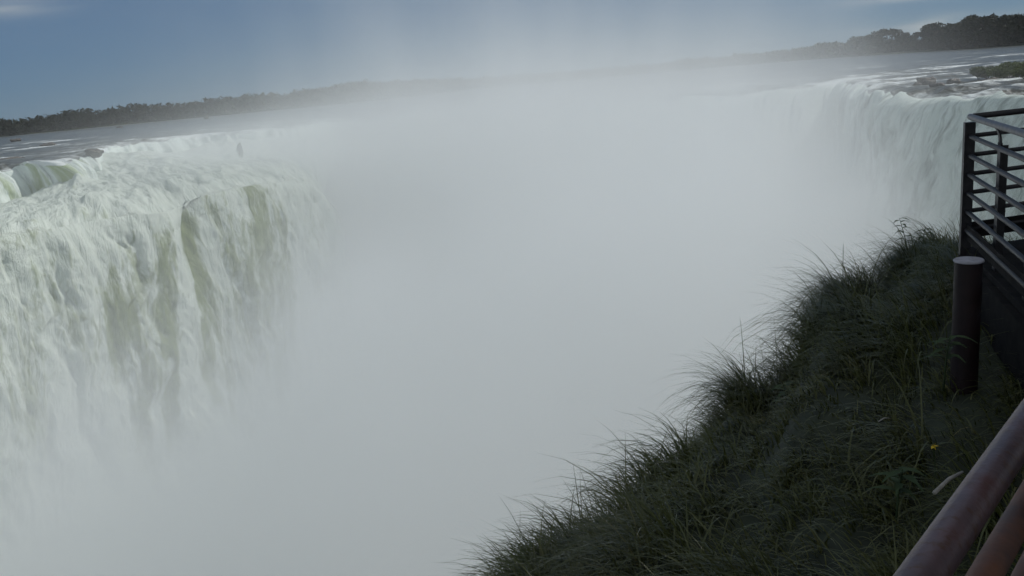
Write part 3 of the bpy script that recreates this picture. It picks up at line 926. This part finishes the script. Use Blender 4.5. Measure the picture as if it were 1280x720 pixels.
# ------------------------------------------------------------------ sky and sun
SUN_EL, SUN_AZ = math.radians(42), math.radians(72)      # azimuth from +Y toward +X
w = bpy.data.worlds.new('World'); scene.world = w; w.use_nodes = True
nt_ = w.node_tree; nt_.nodes.clear()
o_ = nt_.nodes.new('ShaderNodeOutputWorld'); bg = nt_.nodes.new('ShaderNodeBackground')
sky = nt_.nodes.new('ShaderNodeTexSky'); sky.sky_type = 'NISHITA'; sky.sun_disc = False
sky.sun_elevation = SUN_EL; sky.sun_rotation = SUN_AZ; sky.air_density = 1.0; sky.dust_density = .3; sky.ozone_density = 2.5; sky.altitude = 1500
tc = nt_.nodes.new('ShaderNodeTexCoord')
mp = nt_.nodes.new('ShaderNodeMapping'); mp.inputs['Scale'].default_value = (2.2, 2.2, 11)
nz_ = nt_.nodes.new('ShaderNodeTexNoise'); nz_.inputs['Scale'].default_value = 2.2; nz_.inputs['Detail'].default_value = 6; nz_.inputs['Roughness'].default_value = .5; nz_.inputs['Distortion'].default_value = .3
L_ = nt_.links.new
L_(tc.outputs['Generated'], mp.inputs[0]); L_(mp.outputs[0], nz_.inputs['Vector'])
def wm(op, a, b=None, clamp=False):
    q = nt_.nodes.new('ShaderNodeMath'); q.operation = op; q.use_clamp = clamp
    for i_, v_ in enumerate((a, b)):
        if v_ is None: continue
        if isinstance(v_, (int, float)): q.inputs[i_].default_value = v_
        else: L_(v_, q.inputs[i_])
    return q.outputs[0]
sp_ = nt_.nodes.new('ShaderNodeSeparateXYZ'); L_(tc.outputs['Generated'], sp_.inputs[0]); dx, dy, dz = sp_.outputs
def lobe(c, v, s_):
    q = wm('DIVIDE', wm('SUBTRACT', c, v), s_); return wm('MULTIPLY', q, q)
az_ = wm('DIVIDE', dx, wm('MAXIMUM', dy, .05))
front = wm('GREATER_THAN', dy, .1)
noi = nz_.outputs['Fac']
k1 = ray(1215, 27).normalized(); k2 = ray(12, 2).normalized(); k3 = ray(1150, -6).normalized()
b1 = wm('EXPONENT', wm('MULTIPLY', wm('ADD', lobe(az_, k1.x / k1.y, .10), lobe(dz, k1.z, .0085)), -1.0))
b3 = wm('EXPONENT', wm('MULTIPLY', wm('ADD', lobe(az_, k3.x / k3.y, .07), lobe(dz, k3.z, .0055)), -1.0))
b2 = wm('EXPONENT', wm('MULTIPLY', wm('ADD', lobe(az_, k2.x / k2.y, .06), lobe(dz, k2.z, .010)), -1.0))
near_ = wm('MULTIPLY', wm('MULTIPLY', wm('ADD', wm('ADD', b1, b3), b2), front), wm('ADD', .25, wm('MULTIPLY', wm('SUBTRACT', noi, .42), 5.0, True)))
high = wm('MULTIPLY', wm('MULTIPLY', wm('SUBTRACT', dz, .30), 3.0, True), wm('MULTIPLY', wm('SUBTRACT', noi, .34), 4.0, True))  # unseen clouds overhead, added for brighter and more neutral ambient light
backc = wm('MULTIPLY', wm('MULTIPLY', wm('ADD', dy, .05), -3.0, True), wm('MULTIPLY', wm('SUBTRACT', noi, .34), 3.0, True))  # unseen clouds behind the camera, added to whiten the ambient light
haze_ = wm('MULTIPLY', wm('SUBTRACT', noi, .35), .9, True)
mask = wm('ADD', wm('ADD', wm('ADD', near_, wm('MULTIPLY', haze_, .10)), wm('MULTIPLY', high, .8)), wm('MULTIPLY', backc, .8), True)
mx = nt_.nodes.new('ShaderNodeMix'); mx.data_type = 'RGBA'
tn_ = nt_.nodes.new('ShaderNodeMix'); tn_.data_type = 'RGBA'; tn_.blend_type = 'MULTIPLY'; tn_.inputs[0].default_value = 1
tn_.inputs[7].default_value = (.30, .37, .47, 1)
L_(sky.outputs[0], tn_.inputs[6])
ev = nt_.nodes.new('ShaderNodeMix'); ev.data_type = 'RGBA'; ev.inputs[0].default_value = .6
L_(tn_.outputs[2], ev.inputs[6]); ev.inputs[7].default_value = (1.05, 1.85, 2.95, 1)
L_(ev.outputs[2], mx.inputs[6]); mx.inputs[7].default_value = (4.4, 4.7, 4.75, 1)
L_(mask, mx.inputs[0]); L_(mx.outputs[2], bg.inputs[0]); L_(bg.outputs[0], o_.inputs[0])
bg.inputs[1].default_value = .10
sd = bpy.data.lights.new('sun', 'SUN'); sd.energy = 2.7; sd.angle = math.radians(.5); sd.color = (1, .975, .93)
so = link(bpy.data.objects.new('sun', sd))
dv = Vector((math.sin(SUN_AZ) * math.cos(SUN_EL), math.cos(SUN_AZ) * math.cos(SUN_EL), math.sin(SUN_EL)))
so.rotation_euler = dv.to_track_quat('Z', 'Y').to_euler()
so.location = dv * 50

scene.view_settings.view_transform = 'Standard'; scene.view_settings.look = 'None'
scene.view_settings.exposure = 0; scene.view_settings.gamma = 1; scene.view_settings.use_curve_mapping = False
cy = scene.cycles
cy.use_denoising = True
cy.use_adaptive_sampling = True; cy.adaptive_threshold = .04
cy.max_bounces = 10; cy.diffuse_bounces = 3; cy.glossy_bounces = 2; cy.volume_bounces = 6; cy.transparent_max_bounces = 4
cy.volume_max_steps = 256
cy.sample_clamp_indirect = 6
